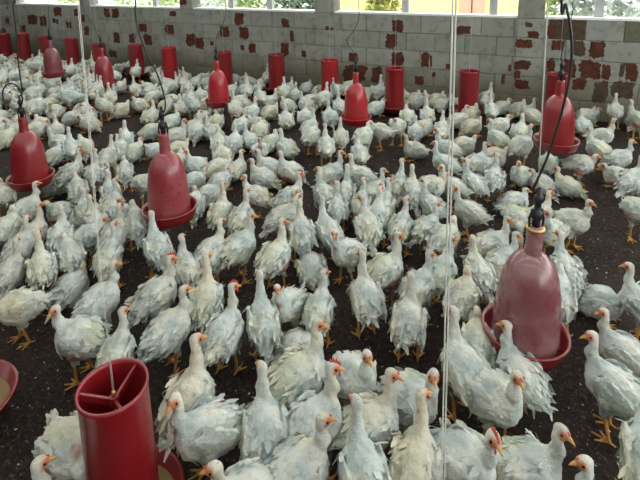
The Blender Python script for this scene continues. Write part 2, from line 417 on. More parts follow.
hshift(MB().obox(ha-0.25, ha, -0.1, 3.0, -6.5, -3.55)).build('corner_column', M_WHT, hz)
da, db = u_at(459, 3.57), u_at(485, 3.57)
dr = hshift(MB().obox(da, db, -0.1, 2.1, -3.6, -3.56)).build('door', M_SAL, hz)
dm = (da+db)/2; hshift(MB().obox(dm-0.008, dm+0.008, -0.1, 2.1, -3.56, -3.55)).build('door_gap_shade', M_BLACK, dr)  # solid black strip in place of the shade in the door gap
hshift(MB().obox(ha-0.1, hb+0.1, 3.0, 3.1, -6.7, -3.5)).build('roof', M_ROOF, hz)

# ------------------------------------------------------------------ bell drinkers
def shared(name, mb, mat_, smooth=True):
    me = pydata(name, mb.v, mb.f, smooth); me.materials.append(mat_); return me
TRAY = [(0.0, 0.004), (0.10, 0.0), (0.128, 0.010), (0.139, 0.040), (0.143, 0.058), (0.147, 0.060), (0.146, 0.066), (0.139, 0.066), (0.134, 0.045), (0.124, 0.020), (0.112, 0.016), (0.05, 0.016), (0.0, 0.016)]
BELL = [(0.100, 0.018), (0.112, 0.019), (0.1125, 0.035), (0.111, 0.075), (0.108, 0.125), (0.105, 0.175), (0.100, 0.220), (0.0915, 0.262), (0.079, 0.297), (0.061, 0.325), (0.042, 0.341), (0.029, 0.347)]
NECK = [(0.034, 0.336), (0.0285, 0.350), (0.0265, 0.380), (0.0265, 0.432), (0.024, 0.440), (0.0, 0.441)]
def valve_mb():
    mb = MB().lathe([(0, 0.436), (0.013, 0.437), (0.013, 0.465), (0.018, 0.468), (0.018, 0.492), (0.011, 0.496), (0.011, 0.525), (0.015, 0.528), (0.015, 0.545), (0.007, 0.550), (0.007, 0.575), (0, 0.576)], 14)
    mb.tube([(-0.022, 0, 0.43), (-0.024, 0, 0.47), (-0.016, 0, 0.50)], 0.004, 5); mb.tube([(0.022, 0, 0.43), (0.024, 0, 0.47), (0.016, 0, 0.50)], 0.004, 5)
    return mb
valve_me = shared('valve', valve_mb(), M_BLACK)
ring_me = shared('collar', MB().lathe([(0.0265, 0.428), (0.031, 0.429), (0.031, 0.437), (0.02, 0.438)], 20), M_BRASS)
OBST = []
DRINK = {}
def drinker(key, px, py, h, bm, tm, label, hose, hr=0.0045, scale=1.0, lean=(0, 0), hose_label=None, zs=1.1):
    P = on_height(px, py, h + 0.05); loc = (P[0], P[1], h)
    e = empty('bell_drinker', loc); tag(e, label, 'drinker', None); e.scale = (scale, scale, scale*zs); e.rotation_euler = (lean[0], lean[1], 0)
    link('tray', shared('tray', MB().lathe(TRAY, 40), tm), e)
    b = link('bell', shared('bell', MB().lathe(BELL, 40), bm), e)
    link('neck', shared('neck', MB().lathe(NECK, 24), bm), b)
    link('valve', valve_me, e)
    if key == 'd1': link('collar', ring_me, e)
    OBST.append((P[0], P[1], 0.135)); DRINK[key] = (P[0], P[1], h)
    tip = np.array([P[0], P[1], h]) + scale*np.array([1, 1, zs])*np.array([lean[1]*0.57, -lean[0]*0.57, 0.57])
    Y = P[1]; pts = [tip] + [at_depth(a, b_, Y) for a, b_ in hose]
    end = pts[-1].copy(); end[2] = TOP; pts.append(end)
    hs = MB().tube(spline(pts, 7), hr, 6).build('water_hose', M_BLACK, None, True)
    tag(hs, hose_label, 'hose')
    return e
drinker('d1', 524, 333, 0.16, M_PINK, M_RED, 'dusty pink bell drinker with red tray in the right foreground', [(533, 190), (547, 158), (560, 118), (569, 80), (572, 50), (570, 25), (566, 4), (563, -20)], 0.0045, 1.08, (0, 0.03), 'thick black hose curving down to the dusty pink drinker', 1.05)
drinker('d2', 556, 142, 0.27, M_RED, M_RED, 'red bell drinker at right, before a tube feeder', [(561, 58), (566, 35), (573, 10), (574, -15)], 0.0036, 1.05, (0, 0.0), 'thin black hose to the red drinker at right')
drinker('d3', 170, 210, 0.19, M_FADED, M_RED, 'faded red bell drinker left of the picture centre', [(164, 112), (165, 100), (158, 76), (146, 52), (138, 28), (135, 8), (134, -20)], 0.0045, 1.06, (0, 0.0), 'black hose bending down to the faded red drinker')
drinker('d4', 356, 118, 0.16, M_REDB, M_REDB, 'bright red bell drinker nearest the middle of the back wall', [(354, 53), (347, 41), (354, 30), (359, 16), (358, -15)], 0.003, 1.0, (0, 0), 'thin kinked hose to the bright red middle drinker')
drinker('d5', 31, 178, 0.17, M_RED, M_RED, 'glossy red bell drinker near the left edge', [(22, 90), (18, 60), (16, 30), (13, 5), (12, -20)], 0.0045, 1.0, (0, 0.0), 'black hose to the glossy red drinker near left edge')
drinker('d6', 54, 73, 0.24, M_PLUM, M_RED, 'dusty maroon bell drinker at the far left', [(49, 34), (49, 20), (48, 4), (48, -12)], 0.0036, 1.0, (0, 0), 'black hose to the dusty maroon drinker')
drinker('d7', 105, 83, 0.19, M_RED, M_RED, 'red bell drinker between the maroon drinker and the faded one', [(100, 42), (97, 33), (90, 20), (83, 8), (80, -12)], 0.0036, 1.0, (0, 0), 'slanting black hose to the second drinker from left')
drinker('d8', 219, 101, 0.17, M_REDB, M_RED, 'red bell drinker behind the left centre, before a tube feeder', [(217, 52), (216, 40), (222, 26), (226, 12), (224, -12)], 0.003, 1.0, (0, 0), 'thin black hose to the red drinker left of centre')
# coil of spare hose on the left drinker's line
lp = MB(); c5 = at_depth(11.5, 97, DRINK['d5'][1]-0.02)
lp.tube([c5 + np.array([0.070*math.cos(a), 0.02*math.sin(a*0.5), 0.088*math.sin(a)]) for a in np.linspace(0.2, 6.5, 36)], 0.0045, 6)
tag(lp.build('hose_coil', M_BLACK, None, True), 'loop of spare black hose above the left edge drinker', 'hose')
# hanging cords of the drinkers
def cord(pts, r, label, mat_=M_CORD, twin=0.0, name='hanging_cord'):
    mb = MB()
    for s_ in ((-1, 1) if twin else (0,)):
        mb.tube([np.array(p) + np.array([s_*twin, 0, 0]) for p in pts], r, 5)
    tag(mb.build(name, mat_, None, True), label, 'cord')
p1 = DRINK['d1']
cord([(p1[0]+0.015, p1[1], p1[2]+0.55), at_depth(548, 0, p1[1]), at_depth(553, -120, p1[1])], 0.0022, 'thin white cord rising from the dusty pink drinker')

# ------------------------------------------------------------------ tube feeders
TUBE_R = 0.1
tube_prof = [(0.104, 0.0), (0.104, 0.02), (0.1, 0.42), (0.1035, 0.428), (0.1035, 0.440), (0.0965, 0.440), (0.0955, 0.425), (0.0985, 0.0)]
tube_me = {k: shared('tube', MB().lathe(tube_prof, 40), m_) for k, m_ in (('r', M_RED), ('b', M_REDB))}
pan_me = shared('pan', MB().lathe([(0.0, 0.0), (0.12, 0.0), (0.155, 0.012), (0.176, 0.062), (0.183, 0.068), (0.181, 0.075), (0.172, 0.072), (0.150, 0.022), (0.11, 0.012), (0.0, 0.012)], 40), M_RED)
mb = MB().lathe([(0.0, 0.030), (0.10, 0.032), (0.150, 0.030), (0.155, 0.024)], 28)
feed_me = shared('feed', mb, M_FEED)
mb = MB()
for k in range(3):
    a = 2*math.pi*k/3 + 0.45; d = np.array([math.cos(a), math.sin(a), 0]); q = np.array([-d[1], d[0], 0])
    A, B = d*0.012 + [0, 0, 0.375], d*0.0965 + [0, 0, 0.405]
    V8 = [A - q*0.004, A + q*0.004, A + q*0.004 + [0, 0, .022], A - q*0.004 + [0, 0, .022], B - q*0.004, B + q*0.004, B + q*0.004 + [0, 0, .022], B - q*0.004 + [0, 0, .022]]
    mb.add(V8, [(0,1,2,3),(4,7,6,5),(0,4,5,1),(1,5,6,2),(2,6,7,3),(3,7,4,0)])
mb.lathe([(0, .37), (.014, .37), (.014, .402), (0, .402)], 12)
spoke_me = shared('spokes', mb, M_RED, False)
hook_me = shared('hook', MB().lathe([(0, .40), (.006, .401), (.006, .418), (0, .42)], 10), M_BRASS)
rod_me = shared('rod', MB().tube([(0, 0, 0.012), (0, 0, 0.375)], 0.004, 6), M_WIRE)
def feeder(P, label, kind='r', cordpx=None, cord_label=None, z0=0.07, lean=(0, 0), rz=0.0):
    e = empty('tube_feeder', (P[0], P[1], z0)); tag(e, label, 'feeder'); e.rotation_euler = (lean[0], lean[1], rz)
    t = link('tube', tube_me[kind], e); link('spokes', spoke_me, t)
    pz = link('pan', pan_me, e); pz.location = (0, 0, -0.045); f = link('feed', feed_me, pz)
    link('rod', rod_me, e); link('hook', hook_me, e)
    OBST.append((P[0], P[1], 0.15)); return e
f1 = on_height(112.5, 385, 0.47); feeder(f1, 'large red open tube feeder in the left foreground', 'r', rz=0.75, z0=0.05).scale = (0.92, 0.92, 0.955)
t0 = f1.copy(); t0[2] = 0.05 + 0.392
cord([t0, at_depth(101, 280, f1[1]), at_depth(91, 150, f1[1]), at_depth(78, 0, f1[1]), at_depth(66, -140, f1[1])], 0.0009, 'twin thin cord into the large foreground feeder', M_CORD, 0.0017)
f2 = on_height(-42, 402, 0.12); feeder(f2, 'red feeder pan cut by the left edge, low in the picture', 'r', z0=0.10)
f3 = at_depth(443, 500, 0.70); f3[2] = 0; feeder(f3, 'red tube feeder just below the bottom edge')
t0 = f3.copy(); t0[2] = 0.48
cord([t0, at_depth(443, 480, 0.70), at_depth(448.5, 240, 0.70), at_depth(454.5, 0, 0.70), at_depth(457, -110, 0.70)], 0.0014, 'twin white cord crossing the whole picture right of centre', M_CORD, 0.0024)
FEED = [(-4, 33, 'r', 'red tube feeder cut by the left edge near the corner'), (22, 33, 'r', 'red tube feeder, leftmost standing whole along the back wall'), (45, 36, 'r', 'red tube feeder right behind the dusty maroon drinker'),
        (70.5, 38, 'r', 'red tube feeder right of the dusty maroon drinker'), (98, 43.5, 'r', 'red tube feeder right behind the second drinker from left'), (135, 44.5, 'r', 'red tube feeder under the bending hose by the wall'),
        (168.5, 47, 'b', 'bright red tube feeder left of the red left-centre drinker'), (223.5, 51.5, 'r', 'red tube feeder right behind the left-centre drinker'), (276, 54, 'r', 'red tube feeder alone under the middle opening'),
        (329.5, 59.5, 'b', 'bright red tube feeder left of the bright middle drinker'), (395, 67.5, 'r', 'red tube feeder right of the bright middle drinker'), (469.5, 70.5, 'r', 'red tube feeder with visible pan under the yellow house'),
        (558.5, 73.5, 'r', 'red tube feeder behind the right-hand drinker')]
for px, py, k, lab in FEED:
    P = on_height(px, py, 0.51)
    if (P - W0) @ NIN < 0.30:                            # keep it clear of the wall: nearer along the same line of sight
        d = ray(px, py); P = CAM + d*(((W0 + NIN*0.30 - CAM) @ NIN) / (d @ NIN))
    if (P - C0) @ U < 0.25: P = P + U*(0.25 - (P - C0) @ U)
    feeder(P, lab, k, rz=rnd.random()*6, z0=P[2] - 0.44)
    mb = MB().tube([(P[0], P[1], 0.48), (P[0]+0.02, P[1], TOP)], 0.0016, 4)
    tag(mb.build('hanging_cord', M_WIRE), 'thin wire holding the ' + lab.split(',')[0], 'cord')

# ------------------------------------------------------------------ chickens: smooth bodies grown from a distance field
def seg(P, a, b, ra, rb):
    a, b = np.array(a, float), np.array(b, float); ab = b - a
    t = np.clip(((P - a) @ ab) / (ab @ ab), 0, 1)
    return np.linalg.norm(P - a - t[..., None]*ab, axis=-1) - (ra + (rb - ra)*t)
def ell(P, c, r, pitch=0.0, yaw=0.0):
    q = P - np.array(c); cy, sy = math.cos(yaw), math.sin(yaw)
    x = q[..., 0]*cy + q[..., 1]*sy; y = -q[..., 0]*sy + q[..., 1]*cy; z = q[..., 2]
    cp, sp = math.cos(pitch), math.sin(pitch); x, z = x*cp + z*sp, -x*sp + z*cp
    k0 = np.sqrt((x/r[0])**2 + (y/r[1])**2 + (z/r[2])**2); k1 = np.sqrt((x/r[0]**2)**2 + (y/r[1]**2)**2 + (z/r[2]**2)**2)
    return k0*(k0 - 1)/np.maximum(k1, 1e-6)
def smin(a, b, k):
    h = np.clip(0.5 + 0.5*(b - a)/k, 0, 1); return b*(1 - h) + a*h - k*h*(1 - h)
POSES = {  # neck points + head centre, head yaw, head pitch, sitting, body pitch
    'S': dict(n=[(.052, 0, .228), (.078, 0, .280), (.074, 0, .328)], h=(.085, 0, .346), yaw=0, sit=0),
    'A': dict(n=[(.050, 0, .232), (.070, 0, .294), (.064, 0, .350)], h=(.076, 0, .369), yaw=0, sit=0),
    'L': dict(n=[(.052, 0, .228), (.076, .006, .280), (.070, .010, .330)], h=(.073, .020, .346), yaw=1.2, sit=0),
    'R': dict(n=[(.052, 0, .228), (.076, -.006, .280), (.070, -.010, .330)], h=(.073, -.020, .346), yaw=-1.2, sit=0),
    'N': dict(n=[(.050, 0, .218), (.080, 0, .244), (.084, .004, .266)], h=(.096, .006, .280), yaw=0.4, sit=0),
    'P': dict(n=[(.055, 0, .195), (.105, 0, .185), (.142, 0, .125)], h=(.154, 0, .105), yaw=0, sit=0, hp=-0.9, bp=-0.25),
    'd': dict(n=[(.052, 0, .226), (.076, 0, .272), (.072, 0, .312)], h=(.084, 0, .329), yaw=0, sit=1),
    'l': dict(n=[(.052, 0, .226), (.076, 0, .272), (.070, .010, .312)], h=(.074, .020, .328), yaw=1.2, sit=1),
    'n': dict(n=[(.050, 0, .218), (.078, 0, .240), (.084, .006, .258)], h=(.095, .010, .272), yaw=0.5, sit=1),
}
DROP = 0.100; LIFT = 0.014
def surface(vals, org, h):
    nx, ny, nz = vals.shape; ins = vals < 0
    c = np.zeros((nx-1, ny-1, nz-1), int)
    for i in (0, 1):
        for j in (0, 1):
            for k in (0, 1): c += ins[i:nx-1+i, j:ny-1+j, k:nz-1+k]
    act = (c > 0) & (c < 8); idx = -np.ones(act.shape, int); cells = np.argwhere(act); idx[act] = np.arange(len(cells))
    acc = np.zeros((len(cells), 3)); cnt = np.zeros(len(cells))
    X, Y, Z = cells.T
    for ax in range(3):
        o1, o2 = [a for a in range(3) if a != ax]
        for s1 in (0, 1):
            for s2 in (0, 1):
                d = [0, 0, 0]; d[o1] = s1; d[o2] = s2; e = list(d); e[ax] = 1
                a = vals[X+d[0], Y+d[1], Z+d[2]]; b = vals[X+e[0], Y+e[1], Z+e[2]]
                m_ = (a < 0) != (b < 0); t = np.where(m_, a/np.where(m_, a-b, 1), 0)
                p = np.tile(np.array(d, float), (len(cells), 1)); p[:, ax] += t
                acc[m_] += p[m_]; cnt[m_] += 1
    V = (cells + acc/cnt[:, None])*h + org
    Fs = []
    for ax in range(3):
        o1, o2 = [(1, 2), (2, 0), (0, 1)][ax]
        sl0 = [slice(None)]*3; sl1 = [slice(None)]*3; sl0[ax] = slice(0, -1); sl1[ax] = slice(1, None)
        a, b = ins[tuple(sl0)], ins[tuple(sl1)]
        E_ = np.argwhere(a != b); E_ = E_[(E_[:, o1] > 0) & (E_[:, o2] > 0) & (E_[:, o1] < vals.shape[o1]-1) & (E_[:, o2] < vals.shape[o2]-1)]
        flip = a[tuple(E_.T)]
        def at(d1, d2):
            q = E_.copy(); q[:, o1] -= d1; q[:, o2] -= d2; return idx[tuple(q.T)]
        q = np.stack([at(1, 1), at(0, 1), at(0, 0), at(1, 0)], 1); q[~flip] = q[~flip][:, ::-1]
        Fs.append(q)
    return V, np.concatenate(Fs)
TURN = {1: -.25, 5: .3, 2: .75, 3: -.55, 4: -.8, 6: -.75, 9: -.9, 12: .8, 14: -1.2, 22: .7, 24: -.8, 26: -.8, 28: -1.3, 23: .6, 15: -.85, 16: .55}
def grow(pose, seed, h, pink=0.0, thick=1.0):
    """returns vertices, faces, colour, feather weight, head frame"""
    p = POSES[pose]; sit = p['sit']; bp = p.get('bp', 0.0); dz = -DROP*sit + LIFT*(not sit)
    rs = random.Random(seed*31+5); fat = 1.04 + rs.uniform(-0.06, 0.08) + .09*sit
    org = np.array([-0.245, -0.135, -0.012]); top = p['h'][2] + dz + 0.04
    gx = np.arange(org[0], 0.235, h); gy = np.arange(org[1], 0.136, h); gz = np.arange(org[2], max(top, 0.31 + dz), h)
    P = np.stack(np.meshgrid(gx, gy, gz, indexing='ij'), -1)
    Q = P - np.array([0, 0, dz])
    t = ell(Q, (-.012, 0, .188), (.089, .068*fat, .071*fat), 0.42 + bp)
    t = smin(t, ell(Q, (.042, 0, .192), (.048, .052*fat, .060)), 0.035)
    t = smin(t, ell(Q, (-.062, 0, .168), (.050, .053*fat, .053), 0.25), 0.03)
    for s in (-1, 1):                                   # folded wings
        wng = ell(Q, (-.020, s*.060*fat, .200), (.078, .013, .043), 0.45 + bp)
        wng = smin(wng, seg(Q, (-.06, s*.057*fat, .184), (-.112, s*.034, .155), .016, .007), 0.014)
        t = smin(t, wng, 0.006)
    tl = ell(Q, (-.110, 0, .158 + (-.018 if seed % 2 else .020)), (.042, .024, .011), 0.65 if seed % 2 else -0.20)
    t = smin(t, tl, 0.020)
    if not sit:
        for s in (-1, 1): t = smin(t, seg(Q, (.000, s*.034, .148), (.008, s*.038, .100), .034, .014), 0.020)
    n = p['n']
    nk = smin(seg(Q, n[0], n[1], .036, .0185), seg(Q, n[1], n[2], .0182, .0148), 0.02)
    w = Q + 0.0
    ruf = (noise3(w*46 + seed*7.3, 3) - 0.5)*0.0095 + (noise3(w*np.array([60, 95, 95]) + seed*3.1, 4) - 0.5)*0.0060
    feather = smin(t, nk, 0.022) + ruf*np.clip(1.25 - 6*np.clip(Q[..., 2] - .24, 0, 1), .45, 1)
    hc = np.array(p['h']); yaw = p['yaw'] + TURN.get(seed, 0); hp = p.get('hp', -0.12)
    hd = ell(Q, hc, (.0255, .0175, .0195), hp, yaw)
    hdir = np.array([math.cos(yaw)*math.cos(hp), math.sin(yaw)*math.cos(hp), math.sin(hp)])
    d = smin(feather, hd, 0.014)
    leg = np.full(d.shape, 1.0); lr = .0072*thick
    for s in (-1, 1):
        fx, fy = -.006 + s*0.012*(1 if seed % 2 else -1), s*.042
        if not sit:
            leg = np.minimum(leg, smin(seg(P, (.008, s*.038, .106 + dz), (fx, fy, .016), lr*1.1, lr*.92), seg(P, (fx, fy, .016), (fx+.005, fy, .010), lr, lr), .006))
            fz, x0 = .009, fx
        else: fz, x0 = .009, .035
        for a, l in ((0, .056), (.62, .048), (-.62, .048), (math.pi, .024)):
            leg = np.minimum(leg, seg(P, (x0, fy, .011), (x0 + l*math.cos(a), fy + l*math.sin(a), fz - .002), lr*.82, lr*.55))
    d = smin(d, leg, 0.006)
    V, Fq = surface(d, org, h)
    gi = np.clip(((V - org)/h + 0.5).astype(int), 0, np.array(d.shape) - 1); gi = tuple(gi.T)
    QV = V - np.array([0, 0, dz])
    wf = np.exp(-np.maximum(feather[gi], 0)/0.004); wh = np.exp(-np.maximum(hd[gi], 0)/0.004); wl = np.exp(-np.maximum(leg[gi], 0)/0.003)
    wl = wl*(leg[gi] < feather[gi]); wh = wh*(hd[gi] < feather[gi])
    tot = wf + 3*wh + 6*wl + 1e-9; wf, wh, wl = wf/tot, 3*wh/tot, 6*wl/tot
    a1 = noise3(QV*24 + seed*5, 6)[:, None]; a2 = noise3(QV*70 + seed*2, 7)[:, None]
    a3 = noise3(QV*9 + seed*4.7, 12)[:, None]
    white = np.array([.565, .59, .545])*(1 - 0.30*np.clip(a1*1.8 - 0.6, 0, 1)) + np.array([-.025, .005, .020])*np.clip(a1*2.4-1.2, -1, 1)
    white = white + np.array([.035, .005, -.075])*np.clip(a3*3-1.5, 0, 1)
    white = white*(0.86 + 0.14*np.clip(a2*1.8 - .1, 0, 1)); white = white*(1 - 0.40*np.clip(a2*4 - 3.05, 0, 1)*np.array([.35, .8, 1.0]))
    nkm = np.clip((QV[:, 2:3] - .255)/.03, 0, 1)*np.clip(a3*2.2 - .5, 0, 1)
    white = white*(1 - .55*nkm) + np.array([.60, .53, .43])*.55*nkm
    rel = QV - hc; f = rel @ hdir
    lat = (np.abs(np.cross(np.broadcast_to(hdir, rel.shape), rel)[:, 2]) - .004)/.008
    face = (np.clip((f + 0.005)/0.010, 0, 1)*np.clip(.55 + lat, .55, 1)*np.clip((.018 - rel[:, 2])/.008, .3, 1))[:, None]
    hcol = white*(1-face) + np.array([.47, .175, .085])*face
    lcol = np.array([.50, .25, .07])*(0.8 + 0.3*a2)
    C = wf[:, None]*white + wh[:, None]*hcol + wl[:, None]*lcol
    # bare pink skin where the bird has lost feathers: flank, vent and breast
    sk = noise3(QV*15 + seed*11.7 + 3, 8)[:, None]
    m1 = np.exp(-(np.linalg.norm((QV - np.array([-.078, 0.016*(1 if seed % 2 else -1), .135]))/np.array([.060, .034, .055]), axis=1))**2)[:, None]
    m2 = np.exp(-(np.linalg.norm((QV - np.array([-.005, .066 if seed % 2 else -.066, .150]))/np.array([.055, .046, .034]), axis=1))**2)[:, None]
    m3 = np.exp(-(np.linalg.norm((QV - np.array([.085, 0, .250]))/np.array([.03, .02, .06]), axis=1))**2)[:, None]
    ms = np.clip((np.maximum(np.maximum(m1, m2*1.0), m3*0.6)*(0.55 + 0.9*sk)*pink - 0.20)*3.5, 0, 1)*wf[:, None]
    skin = np.array([.40, .165, .125])*(0.75 + .5*a2)
    C = C*(1-ms*.9) + skin*ms*.9
    return V, Fq, np.clip(C, 0, 1), wf*(1-ms[:, 0]), (hc + [0, 0, dz], hdir, yaw)
def color_mesh(name, V, Fs, C, smooth=True):
    me = bpy.data.meshes.new(name)
    me.from_pydata(V.tolist() if hasattr(V, 'tolist') else V, [], Fs.tolist() if hasattr(Fs, 'tolist') else Fs)
    a = me.color_attributes.new('Col', 'FLOAT_COLOR', 'POINT')
    a.data.foreach_set('color', np.concatenate([C, np.ones((len(C), 1))], 1).astype(np.float32).ravel())
    if smooth: me.polygons.foreach_set('use_smooth', [True]*len(me.polygons))
    me.update(); return me
def vnormals(V, Fq):
    n = np.cross(V[Fq[:, 2]] - V[Fq[:, 0]], V[Fq[:, 3]] - V[Fq[:, 1]]); N = np.zeros_like(V)
    for k in range(4): np.add.at(N, Fq[:, k], n)
    return N/(np.linalg.norm(N, axis=1)[:, None] + 1e-12)
def plumage(V, Fq, wf, C, seed, count, sit):
    rs = np.random.RandomState(seed+100); N = vnormals(V, Fq); dz = -DROP*sit + LIFT*(not sit)
    zz = V[:, 2] - dz
    w = wf*(wf > 0.6)*(zz > 0.10); neck = (zz > 0.255) | (V[:, 0] > 0.07)
    w = w*np.where(neck, 0.30, 1.0); ids = rs.choice(len(V), count, p=w/w.sum(), replace=False)
    v, f, c = [], [], []
    for i in ids:
        p, nn = V[i], N[i]; g = np.array([-1, 0, -0.25 if zz[i] < .24 else -0.9]) if not neck[i] else np.array([-.35, 0, -1.0])
        g = g + rs.normal(0, 0.22, 3); t = g - nn*(g @ nn); t /= np.linalg.norm(t) + 1e-9; b = np.cross(nn, t)
        big = 0.55 if neck[i] else 1.0
        L = rs.uniform(.022, .040)*big; W = rs.uniform(.0065, .011)*big; lift = rs.uniform(.02, .15)
        if V[i, 0] < -0.07 and not neck[i]: L *= 1.35
        q = p - nn*.0015; n0 = len(v)
        v += [q - b*W*.6, q + b*W*.6, q + t*L*.55 - b*W + nn*L*lift*.45, q + t*L*.55 + b*W + nn*L*lift*.45, q + t*L + nn*L*lift*.75 - b*W*.35, q + t*L + nn*L*lift*.75 + b*W*.35]
        f += [(n0, n0+1, n0+3, n0+2), (n0+2, n0+3, n0+5, n0+4)]
        k = rs.uniform(.90, 1.10); cc = np.clip(C[i]*k + .006, 0, .86); c += [cc*.85]*2 + [cc]*2 + [np.clip(cc*1.03, 0, .88)]*2  # roots darker, tips lighter: shade between feathers put into the colour
    z0 = .160 + dz
    for k in range(9):                                    # tail and wing quills
        a = (k-4)*.10; up_ = (-.62 if seed % 2 else .20); base = np.array([-.092, (k-4)*.0045, z0 + (-.002 if seed % 2 else .018)])
        t = np.array([-math.cos(a), math.sin(a)*1.3, up_ + rs.uniform(-.1, .1)]); t /= np.linalg.norm(t); b = np.cross(t, [0, .25, 1.0]); b /= np.linalg.norm(b)
        L = .052 - abs(k-4)*.004; W = .0070; n0 = len(v)
        v += [base - b*W*.6, base + b*W*.6, base + t*L*.6 - b*W, base + t*L*.6 + b*W, base + t*L - b*W*.5, base + t*L + b*W*.5]
        f += [(n0, n0+1, n0+3, n0+2), (n0+2, n0+3, n0+5, n0+4)]; c += [np.array([.56, .58, .54])*rs.uniform(.88, 1.05)]*6
    for s in (-1, 1):
        for k in range(6):
            base = np.array([-.048 - .005*k, s*(.058 - .004*k), z0 + .036 - .009*k]); t = np.array([-1, -s*.28, -.45 + .03*k]); t /= np.linalg.norm(t)
            b = np.array([-.2, s*.1, 1.0]); b -= t*(b @ t); b /= np.linalg.norm(b); L = .046; W = .0065; n0 = len(v)
            v += [base - b*W*.6, base + b*W*.6, base + t*L*.6 - b*W, base + t*L*.6 + b*W, base + t*L - b*W*.5, base + t*L + b*W*.5]
            f += [(n0, n0+1, n0+3, n0+2), (n0+2, n0+3, n0+5, n0+4)]; c += [np.array([.57, .59, .55])*rs.uniform(.88, 1.05)]*6
    return np.array(v), f, np.array(c)
def head_parts(frame, big=False):
    hc, d, yaw = frame; s = np.array([-math.sin(yaw), math.cos(yaw), 0]); u_ = np.cross(d, s); u_ /= np.linalg.norm(u_)
    if u_[2] < 0 and abs(u_[2]) > .2: u_ = -u_
    def T(a, b, c): return hc + d*a + s*b + u_*c
    bk = MB(); rings = [(.0185, .0082, .0085, -.002), (.029, .0060, .0064, -.0028), (.038, .0030, .0036, -.0052), (.0435, .0008, .0010, -.0090)]; V = []
    for a, ry, rz_, dz_ in rings:
        for k in range(8): w = 2*math.pi*k/8; V.append(T(a, ry*math.cos(w), rz_*math.sin(w) + dz_))
    Fs = [(i*8+k, i*8+(k+1) % 8, (i+1)*8+(k+1) % 8, (i+1)*8+k) for i in range(3) for k in range(8)] + [tuple(range(24, 32))]
    beak = (V, Fs)
    sc = 1.5 if big else .35
    prof = [(.022, .006), (.024, .015), (.017, .021*1.0), (.012, .016+.004), (.007, .016 + .012), (.002, .020), (-.004, .029), (-.008, .019), (-.015, .023), (-.015, .012)]
    prof = [(a, .013 + (b - .013)*sc if b > .013 else b) for a, b in prof]
    V = [T(a, .0022, b) for a, b in prof] + [T(a, -.0022, b) for a, b in prof]; n = len(prof)
    Fs = [tuple(range(n)), tuple(range(2*n-1, n-1, -1))] + [(i, i+n, (i+1) % n + n, (i+1) % n) for i in range(n)]
    if big:                                               # wattles
        for sg in (-1, 1):
            m0 = len(V); V += [T(.019, sg*.006, -.008), T(.026, sg*.006, -.010), T(.026, sg*.0075, -.026), T(.019, sg*.0075, -.028), T(.019, sg*.010, -.012), T(.026, sg*.010, -.012)]
            Fs += [(m0, m0+1, m0+2, m0+3), (m0+4, m0+5, m0+2, m0+3), (m0, m0+1, m0+5, m0+4)]
    comb = (V, Fs)
    eyes = []
    for sg in (-1, 1):
        c = T(.0085, sg*.0150, .0035); V = []; Fs = []
        for i in range(1, 4):
            for k in range(8): th = math.pi*i/4; w = 2*math.pi*k/8; V.append(c + 0.0046*np.array([math.sin(th)*math.cos(w), math.sin(th)*math.sin(w), math.cos(th)]))
        Fs = [(i*8+k, i*8+(k+1) % 8, (i+1)*8+(k+1) % 8, (i+1)*8+k) for i in range(2) for k in range(8)] + [tuple(range(8)), tuple(range(16, 24))]
        eyes.append((V, Fs))
    return beak, comb, eyes
m = M_BIRD = mat('feathers', (.8, .8, .8), 0.9, spec=0.1)
N, L, b = nodes(m); at_ = N.new('ShaderNodeAttribute'); at_.attribute_name = 'Col'
oi = N.new('ShaderNodeObjectInfo')
rr = ramp(m, oi.outputs['Random'], [(0, (.93, .90, .86)), (.5, (1.0, 1.0, 1.0)), (1, (.93, .98, 1.0))])
setcol(m, mixc(m, 1.0, at_.outputs['Color'], rr.outputs['Color'], 'MULTIPLY'))
bump(m, noise_node(m, 150, 4, .6).outputs['Fac'], 0.7, 0.006)
M_BEAK = mat('beak_horn', (.52, .27, .07), .45); M_COMB = mat('comb_skin', (.46, .07, .055), .5); M_EYE = mat('eye', (.02, .012, .01), .15)

KINDS = {}                                                # near birds: body + parts, far birds: one light mesh
def near_kind(pose, seed, pink, big):
    V, Fq, C, wf, fr = grow(pose, seed, 0.0052, pink); K = {}
    K['body'] = color_mesh('chicken', V, Fq, C); K['body'].materials.append(M_BIRD)
    pv, pf, pc = plumage(V, Fq, wf, C, seed, 330, POSES[pose]['sit']); K['plumage'] = color_mesh('plumage', pv, pf, pc); K['plumage'].materials.append(M_BIRD)
    beak, comb, eyes = head_parts(fr, big)
    K['beak'] = shared('beak', MB().add(*beak), M_BEAK); K['comb'] = shared('comb', MB().add(*comb), M_COMB, False)
    K['eye'] = [shared('eye', MB().add(*e), M_EYE) for e in eyes]
    return K
def far_kind(pose, seed, pink, h=0.0085, nf=110, thick=1.25):
    V, Fq, C, wf, fr = grow(pose, seed, h, pink, thick)
    pv, pf, pc = plumage(V, Fq, wf, C, seed, nf, POSES[pose]['sit']); beak, comb, eyes = head_parts(fr)
    v = [V, pv]; f = [list(map(tuple, Fq))]; c = [C, pc]; n = len(V); f.append([tuple(i+n for i in q) for q in pf]); n += len(pv)
    for (bv, bf), cc in ((beak, (.52, .27, .07)), (comb, (.50, .16, .11)), (eyes[0], (.03, .02, .02)), (eyes[1], (.03, .02, .02))):
        bv = np.array(bv); v.append(bv); f.append([tuple(i+n for i in q) for q in bf]); n += len(bv); c.append(np.tile(np.array(cc), (len(bv), 1)))
    return np.concatenate(v), sum(f, []), np.concatenate(c)
NEAR = {}
